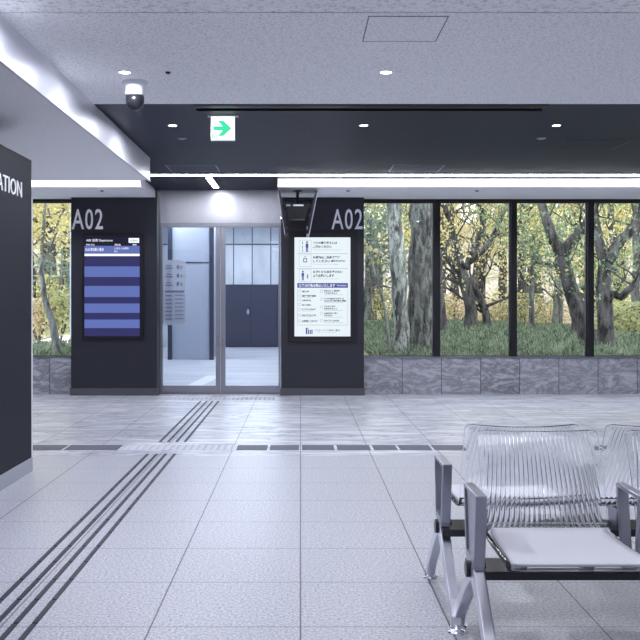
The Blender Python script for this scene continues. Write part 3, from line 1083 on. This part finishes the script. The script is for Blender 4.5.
gx = [-34 + 2 * i for i in range(45)]; gy = [13.60 + 1.8 * j for j in range(48)]
v = [(x, y, gz(x, y)) for y in gy for x in gx]
w = len(gx)
f = [(j * w + i, j * w + i + 1, (j + 1) * w + i + 1, (j + 1) * w + i) for j in range(len(gy) - 1) for i in range(w - 1)
     if not (-6.2 < gx[i] + 1 < .95 and gy[j] < 32.5)]
n = N(M['ground'])
k = n.noise(n.pos, .35, 4, .7)
n.color(n.ramp(k, [(.35, (.09, .12, .05)), (.5, (.30, .24, .12)), (.65, (.52, .42, .34))]))
struct(MB().add(v, f).build('forest_ground', M['ground']))


def quads_mesh(name, pts, size, m, parent=None, aspect=1.6, upright=False):
    n_ = len(pts)
    a = nr.normal(size=(n_, 3)); a /= np.linalg.norm(a, axis=1)[:, None]
    b = nr.normal(size=(n_, 3)); b -= (b * a).sum(1)[:, None] * a; b /= np.linalg.norm(b, axis=1)[:, None]
    s = (size * nr.uniform(.6, 1.3, n_))[:, None]
    V = np.stack([pts - a * s * aspect * .5, pts + b * s * .5, pts + a * s * aspect * .5, pts - b * s * .5], 1).reshape(-1, 3)
    me = bpy.data.meshes.new(name)
    me.vertices.add(4 * n_); me.vertices.foreach_set('co', V.ravel())
    me.loops.add(4 * n_); me.loops.foreach_set('vertex_index', np.arange(4 * n_))
    me.polygons.add(n_); me.polygons.foreach_set('loop_start', np.arange(n_) * 4)
    me.update(calc_edges=True)
    me.materials.append(m)
    o = bpy.data.objects.new(name, me); COL.objects.link(o)
    if parent: o.parent = parent
    return o


LF = dict(
    yellow=mat_leaf('yellow_leaf', (.62, .52, .20), (.95, .86, .46)),
    olive=mat_leaf('olive_leaf', (.28, .30, .13), (.60, .58, .30)),
    green=mat_leaf('green_leaf', (.13, .20, .10), (.34, .44, .24)),
    dgreen=mat_leaf('dull_green_leaf', (.13, .19, .15), (.30, .38, .30)),
    rust=mat_leaf('rust_leaf', (.55, .42, .28), (.88, .72, .50)),
    grass=mat_leaf('grass_blade', (.03, .05, .03), (.36, .42, .28), 3),
)
BK = dict(
    grey=mat_bark('grey_bark', (.016, .014, .014), (.15, .135, .13), 8),
    pale=mat_bark('pale_bark', (.04, .04, .035), (.20, .19, .18), 9, (.50, .52, .45, 1)),
    brown=mat_bark('brown_bark', (.016, .014, .014), (.13, .115, .11), 9, (.22, .23, .20, 1)),
    white=mat_bark('white_bark', (.08, .08, .08), (.42, .42, .40), 9),
)


def wiggle(pts, rad, sub=4, amp=.15):
    """refine a polyline with small crooks"""
    out, ro = [], []
    for i in range(len(pts) - 1):
        a, b = pts[i], pts[i + 1]
        for s in range(sub):
            t = s / sub
            p = a.lerp(b, t)
            if s: p = p + Vector((rng.uniform(-1, 1), rng.uniform(-1, 1), rng.uniform(-.4, .4))) * rad[i] * amp
            out.append(p); ro.append(rad[i] + (rad[i + 1] - rad[i]) * t)
    out.append(pts[-1]); ro.append(rad[-1])
    return out, ro


def twigs(mb, p, d, r, L, depth, tips):
    """recursive crooked side branches"""
    pts = [p]; cur = p.copy(); dd = d.normalized(); n_ = 4
    for i in range(n_):
        dd = (dd + Vector((rng.uniform(-.4, .4), rng.uniform(-.4, .4), rng.uniform(-.15, .35)))).normalized()
        cur = cur + dd * L / n_
        pts.append(cur.copy())
        if depth and i > 0:
            q = Vector((rng.uniform(-1, 1), rng.uniform(-1, 1), rng.uniform(-.2, 1)))
            twigs(mb, cur, dd + q, r * .55, L * .6, depth - 1, tips)
    mb.tube(pts, [r * (1 - .7 * i / n_) for i in range(n_ + 1)], 5)
    tips.append(cur); tips.append(pts[2])


def tree(name, label, cat, Y, limbs, bark, leaf, nleaf=1500, lsize=.09, spread=.5, group=None, side=6, tw=(1.1, .03)):
    """limbs: list of ([(px, py, dY)], [radius px]); first is the trunk, foot set on the ground"""
    p0 = limbs[0][0][0]
    foot = P(p0[0], p0[1], Y); foot.z = gz(foot.x, Y) - .05
    t = empty(name, foot)
    tag(t, label, cat, group)
    tr = MB(); br = MB(); tips = []
    for i, (pp, rr) in enumerate(limbs):
        pts = [P(a, b, Y + c) - foot for a, b, c in pp]
        if i == 0: pts[0] = Vector((0, 0, 0))
        rad = [r * Y / F for r in rr]
        if i == 0: rad[0] *= 1.15
        pts, rad = wiggle(pts, rad)
        (tr if i == 0 else br).tube(pts, rad, 12, .05, rng)
        for s in range(side if i else (2 if nleaf > 60 else 0)):
            k = rng.randrange(len(pts) // 3, len(pts))
            twigs(br, pts[k], Vector((rng.uniform(-1, 1), rng.uniform(-.7, .7), rng.uniform(0, 1))), min(rad[k] * .35, tw[1]), tw[0], 1, tips)
        tips.append(pts[-1])
    tr.build('trunk', bark, t, smooth=True)
    if br.v: br.build('branches', bark, t, smooth=True)
    if nleaf and tips:
        T = np.array([tuple(q) for q in tips])
        c = T[nr.integers(0, len(T), nleaf)] + np.clip(nr.normal(size=(nleaf, 3)), -1.6, 1.6) * spread * np.array([1, .8, .7])
        wx, wy = c[:, 0] + foot.x, c[:, 1] + foot.y      # nothing grows inside the bay building
        c = c[~((wx > -5.1) & (wx < 1.0) & (wy > 19.8) & (wy < 31.8)) & ~((wx > -3.3) & (wx < 1.0) & (wy < 20.4)) & (wy > 13.9)]
        quads_mesh('foliage', c, lsize, leaf, t)
    return t


tree('forest_tree', 'pale lichen-covered straight trunk, left one in the first forest window', 'tree', 16.0,
     [([(402, 372, 0), (401, 320, 0), (398, 270, 0), (394, 225, 0), (392, 180, 0), (391, 120, .2)], [8, 7.5, 8, 7.5, 7, 6.5])], BK['pale'], LF['olive'], 0)
tree('forest_tree', 'thick dark grey straight trunk, right one in the first forest window', 'tree', 17.5,
     [([(420, 372, 0), (420, 320, 0), (421, 260, 0), (423, 200, 0), (425, 120, 0)], [14.5, 13.5, 12.5, 12, 11])], BK['brown'], LF['olive'], 0)
tree('sapling', 'thin pale leaning stem left of the straight trunks', 'tree', 16.5,
     [([(391, 345, 0), (385, 308, 0), (377, 280, 0), (369, 250, 0)], [1.5, 1.2, 1.0, .8])], BK['white'], LF['olive'], 40, .06, .2)
tree('forest_tree', 'spreading oak-like tree with many crooked limbs in the second forest window', 'tree', 25.5,
     [([(472, 334, 0), (470, 305, 0), (464, 282, 0), (461, 270, 0)], [6.5, 5.8, 6, 5.5]),
      ([(461, 272, 0), (450, 262, -.3), (440, 246, -.4), (430, 238, -.6)], [3.6, 3, 2.4, 1.8]),
      ([(462, 268, 0), (457, 245, .2), (449, 222, .2), (444, 200, 0), (437, 175, 0)], [3.8, 3.2, 2.8, 2.4, 2]),
      ([(466, 268, 0), (474, 250, .4), (483, 228, .4), (481, 208, .4), (470, 190, .4), (465, 160, 0)], [3.6, 3.2, 2.8, 2.4, 2, 1.6]),
      ([(470, 262, 0), (486, 248, -.3), (496, 230, -.4), (506, 208, -.4), (508, 175, 0)], [3, 2.6, 2.3, 2, 1.6]),
      ([(489, 333, .2), (486, 315, .2), (480, 298, .2), (470, 278, 0)], [5, 4, 3.6, 3.4]),
      ([(466, 287, 0), (452, 280, .4), (440, 276, .6)], [2, 1.6, 1])],
     BK['grey'], LF['yellow'], 2200, .055, .55, side=9, tw=(1.5, .045))
tree('forest_tree', 'big forked tree leaning left in the third forest window', 'tree', 19.0,
     [([(597, 372, 0), (590, 342, 0), (578, 312, 0), (568, 280, 0), (561, 252, 0)], [11.5, 9.5, 8.3, 7.2, 6]),
      ([(562, 256, 0), (551, 235, 0), (544, 212, .1), (538, 190, .2), (535, 140, .3)], [6, 5.2, 4.6, 4.2, 3.6]),
      ([(562, 255, 0), (574, 238, -.1), (588, 222, -.2), (597, 200, -.3), (602, 150, -.2)], [5.8, 5.2, 4.6, 4.2, 3.6])],
     BK['grey'], LF['yellow'], 700, .05, .4, side=5, tw=(.9, .025))
tree('forest_tree', 'big forked tree in the rightmost forest window', 'tree', 18.0,
     [([(606, 372, 0), (606, 340, 0), (604, 300, 0), (605, 262, 0)], [9.5, 8.5, 8, 6.5]),
      ([(604, 264, 0), (598, 238, 0), (593, 215, .2), (586, 160, .3)], [5.5, 5, 4.4, 3.8]),
      ([(607, 262, 0), (619, 243, .1), (634, 226, .1), (643, 195, 0), (650, 150, 0)], [6, 5.4, 5, 4.6, 4]),
      ([(608, 292, 0), (621, 297, -.2), (633, 286, -.3), (650, 262, -.3)], [3.6, 3.6, 3.2, 2.6])],
     BK['grey'], LF['green'], 1500, .05, .5, side=5, tw=(.9, .025))
tree('forest_tree', 'short straight dark trunk behind the fork in the third forest window', 'tree', 29.0,
     [([(557, 331, 0), (558, 310, 0), (558, 280, 0), (560, 220, 0)], [5.5, 5, 4.5, 3])], BK['brown'], LF['yellow'], 900, .08, .9)
tree('forest_tree', 'slim dark trunk at the right edge behind the arched bough', 'tree', 24.0,
     [([(637, 330, 0), (635, 290, 0), (637, 260, 0), (636, 180, 0)], [5, 4.5, 4, 3.5])], BK['brown'], LF['olive'], 900, .1, .6)
tree('sapling', 'thin bent dark sapling left of the leaning forked trunk', 'tree', 22.0,
     [([(574, 338, 0), (573, 305, 0), (565, 285, 0), (553, 262, 0)], [2, 1.8, 1.4, 1])], BK['grey'], LF['olive'], 200, .07, .4)
tree('sapling', 'thin dark sapling at the left side of the second forest window', 'tree', 24.0,
     [([(445, 333, 0), (443, 312, 0), (440, 280, 0), (441, 250, 0)], [4, 3, 2.2, 1.5])], BK['grey'], LF['yellow'], 250, .07, .4)
tree('birch', 'slender white birch leaning in the left forest window', 'tree', 16.6,
     [([(58, 342, 0), (52, 322, 0), (45, 300, 0), (41, 270, 0), (43, 235, 0), (46, 190, 0)], [4, 3.6, 3, 2.4, 1.8, 1.4]),
      ([(43, 262, 0), (52, 245, 0), (57, 232, 0)], [1.3, 1, .7])], BK['white'], LF['yellow'], 1800, .06, .42)
tree('conifer', 'dull green conifer behind the left forest window', 'tree', 28.0,
     [([(60, 335, 0), (61, 300, 0), (62, 270, 0)], [4, 3, 2])], BK['brown'], LF['dgreen'], 2600, .09, .75)
tree('conifer', 'dull green conifer left of the straight trunks in the first forest window', 'tree', 31.0,
     [([(366, 340, 0), (368, 290, 0), (370, 215, 0)], [5, 4, 2.5]), ([(368, 290, 0), (380, 285, 0), (392, 288, 0)], [1.5, 1.2, .8]),
      ([(369, 250, 0), (382, 246, 0), (392, 250, 0)], [1.5, 1.2, .8])], BK['brown'], LF['dgreen'], 2600, .07, .45)
tree('conifer', 'dark green bushy young conifer left in the third forest window', 'tree', 24.0,
     [([(532, 335, 0), (532, 290, 0), (534, 235, 0)], [3, 2.5, 1.5]), ([(533, 262, 0), (550, 264, -.3), (562, 272, -.3)], [1.5, 1.2, .8]),
      ([(533, 240, 0), (522, 243, 0), (516, 252, 0)], [1.4, 1.1, .8]), ([(533, 285, 0), (545, 290, 0), (553, 298, 0)], [1.4, 1.1, .8])],
     BK['brown'], LF['green'], 2000, .06, .42)

# background woodland: a few prototypes copied, each with its own trunk and crown
def bg_proto(bark, leaf, n_, h, r):
    t = empty('background_tree', (0, 0, -50))
    tr = MB(); tips = []
    pts, rad = wiggle([Vector((0, 0, -.3)), Vector((rng.uniform(-.2, .2), 0, h * .3)), Vector((rng.uniform(-.4, .4), 0, h * .6)), Vector((rng.uniform(-.5, .5), 0, h))],
                      [.2, .17, .12, .05], 3, .4)
    tr.tube(pts, rad, 8, .06, rng)
    br = MB()
    for i in range(9):
        k = rng.randrange(3, len(pts))
        twigs(br, pts[k], Vector((rng.uniform(-1, 1), rng.uniform(-1, 1), rng.uniform(0, .8))), .055, 2.2, 1, tips)
    tr.build('trunk', bark, t, smooth=True); br.build('branches', bark, t, smooth=True)
    T = np.array([tuple(q) for q in tips])
    c = T[nr.integers(0, len(T), n_)] + np.clip(nr.normal(size=(n_, 3)), -1.6, 1.6) * np.array([r, r, r * .8])
    quads_mesh('foliage', c, .085, leaf, t, 1.4)
    return t
LAB = {'yellow': 'yellow-leaved autumn tree in the background of the forest', 'olive': 'olive-green tree in the background of the forest',
       'green': 'green leafy tree in the background of the forest', 'rust': 'rust-coloured autumn tree in the background of the forest'}
protos = [(bg_proto(BK['grey'], LF[c_], n_, h_, .55), c_) for c_, n_, h_ in (('yellow', 7000, 8), ('yellow', 6000, 6.5), ('olive', 6500, 8), ('green', 6000, 7), ('rust', 4500, 5.5))]
spots = []
used = set()
def where(px):
    return ('through the left window' if px < 200 else 'through the first right window' if px < 437 else 'through the second right window' if px < 514
            else 'through the third right window' if px < 591 else 'through the rightmost window')
def place(px, Y, k, sc):
    pr, c_ = protos[k]
    o = pr if k not in used else copy_tree(pr)
    used.add(k)
    x = X(px, Y)
    o.location = (x, Y, gz(x, Y)); o.rotation_euler = (0, 0, rng.uniform(0, 6.28)); o.scale = (sc,) * 3
    tag(o, LAB[c_].replace(' in the background of the forest', ' far in the forest, seen ' + where(px)), 'tree', 'background trees, ' + c_ + ', ' + where(px))
for (px, Y, k, sc) in [(350, 34, 2, 1), (372, 40, 1, 1), (395, 46, 0, 1.1), (440, 42, 0, 1), (455, 36, 1, .9), (480, 44, 0, 1.1), (505, 38, 0, 1), (520, 33, 4, 1),
                       (540, 42, 2, 1.1), (560, 50, 3, 1.1), (585, 38, 1, 1), (600, 46, 0, 1.2), (618, 34, 1, 1), (640, 40, 2, 1.1), (660, 34, 0, 1), (690, 40, 1, 1),
                       (425, 54, 2, 1.3), (475, 56, 0, 1.3), (530, 58, 0, 1.3), (575, 60, 2, 1.4), (625, 58, 0, 1.4), (380, 58, 0, 1.3),
                       (30, 28, 0, 1), (52, 32, 1, 1), (75, 34, 0, 1), (40, 40, 2, 1.1), (62, 44, 0, 1.2), (10, 36, 1, 1), (90, 46, 2, 1.2), (20, 50, 0, 1.3)]:
    place(px, Y, k, sc)

# far wooded slope closing the view
hm = mat('wooded_slope', rough=.95); n = N(hm)
k = n.noise(n.mapping(n.pos, (1, 1, 1.6)), .55, 8, .75)
n.color(n.ramp(k, [(.36, (.12, .13, .09)), (.46, (.30, .24, .12)), (.54, (.46, .38, .34)), (.64, (.26, .25, .15))]))
v = []; f = []
for j in range(16):
    for i in range(60):
        x = -60 + i * 2.6
        v.append((x, 74 + j * 1.6, .9 + j * .55 + (.5 * math.sin(x * .9 + j) + .6 * math.sin(x * .31 + 2) + rng.uniform(-.3, .3)) * min(1, j / 3)))
        if i < 59 and j < 15: f.append((j * 60 + i, j * 60 + i + 1, j * 60 + 61 + i, j * 60 + 60 + i))
struct(MB().add(v, f).build('wooded_slope', hm, smooth=True))

# undergrowth bushes
def bush(px, Y, w_, h_, leaf, label, n_=900, grp=None):
    x = X(px, Y)
    t = empty('bush', (x, Y, gz(x, Y)))
    tag(t, label, 'bush', grp)
    mb = MB()
    for i in range(7):
        mb.tube([Vector((0, 0, -.1)), Vector((rng.uniform(-.3, .3) * w_, rng.uniform(-.2, .2), h_ * .5)), Vector((rng.uniform(-.5, .5) * w_, rng.uniform(-.3, .3), h_ * rng.uniform(.7, 1)))], [.02, .014, .006], 5)
    mb.build('stems', BK['grey'], t)
    c = np.clip(nr.normal(size=(n_, 3)), -1.6, 1.6) * np.array([w_ * .3, .3, h_ * .24]) + np.array([0, 0, h_ * .48])
    c[:, 2] = np.abs(c[:, 2])
    quads_mesh('foliage', c, .07, leaf, t)
for px, Y, w_, h_, lf_, lab in [
    (455, 33, 2.6, 1.3, 'rust', 'low rusty bush behind the spreading tree'), (500, 31, 2.2, 1.1, 'rust', 'low rusty bush left of the second mullion'),
    (525, 30, 2.0, 1.3, 'olive', 'olive bush at the foot of the young conifer'), (548, 34, 2.4, 1.2, 'rust', 'low rusty bush beside the short dark trunk'),
    (625, 22, 1.6, 1.0, 'olive', 'olive bush right of the rightmost forked tree'), (640, 27, 2, 1.8, 'yellow', 'yellow bush at the right edge of the forest'),
    (385, 35, 2.0, 1.4, 'olive', 'olive bush behind the pale straight trunk'), (434, 34, 1.6, 1.2, 'olive', 'olive bush behind the thick dark trunk'),
    (38, 22, 1.0, 1.1, 'rust', 'rusty bush at the foot of the leaning birch'), (60, 22, .9, 1.3, 'olive', 'olive bush in the left forest window'),
    (48, 28, 1.2, 1.8, 'yellow', 'yellow bush behind the leaning birch')]:
    bush(px, Y, w_, h_, LF[lf_], lab)

# grass
def grass(x0, x1, y0, y1, n_, hmax=.28):
    x = nr.uniform(x0, x1, n_); y = y0 + (y1 - y0) * nr.uniform(0, 1, n_) ** 1.3
    z = np.array([gz(a, b) for a, b in zip(x, y)])
    h = nr.uniform(.4, 1, n_) * hmax; an = nr.uniform(0, PI, n_); lean = nr.normal(size=(n_, 2)) * .10
    wd = .016 + .0009 * y
    B = np.stack([x, y, z], 1)
    dx = np.stack([np.cos(an) * wd, np.sin(an) * wd, 0 * x], 1)
    T = B + np.stack([lean[:, 0], lean[:, 1], h], 1)
    V = np.stack([B - dx, B + dx, T], 1).reshape(-1, 3)
    me = bpy.data.meshes.new('forest_grass')
    me.vertices.add(3 * n_); me.vertices.foreach_set('co', V.ravel())
    me.loops.add(3 * n_); me.loops.foreach_set('vertex_index', np.arange(3 * n_))
    me.polygons.add(n_); me.polygons.foreach_set('loop_start', np.arange(n_) * 3)
    me.update(calc_edges=True); me.materials.append(LF['grass'])
    o = bpy.data.objects.new('forest_grass', me); COL.objects.link(o)
    return o
tag(grass(1.3, 12, 13.8, 31, 60000), 'green grass growing under the trees beyond the right windows', 'grass', kind='stuff')
tag(grass(-10, -3.5, 13.9, 19.8, 12000, .2), 'grass growing beyond the left window', 'grass', kind='stuff')
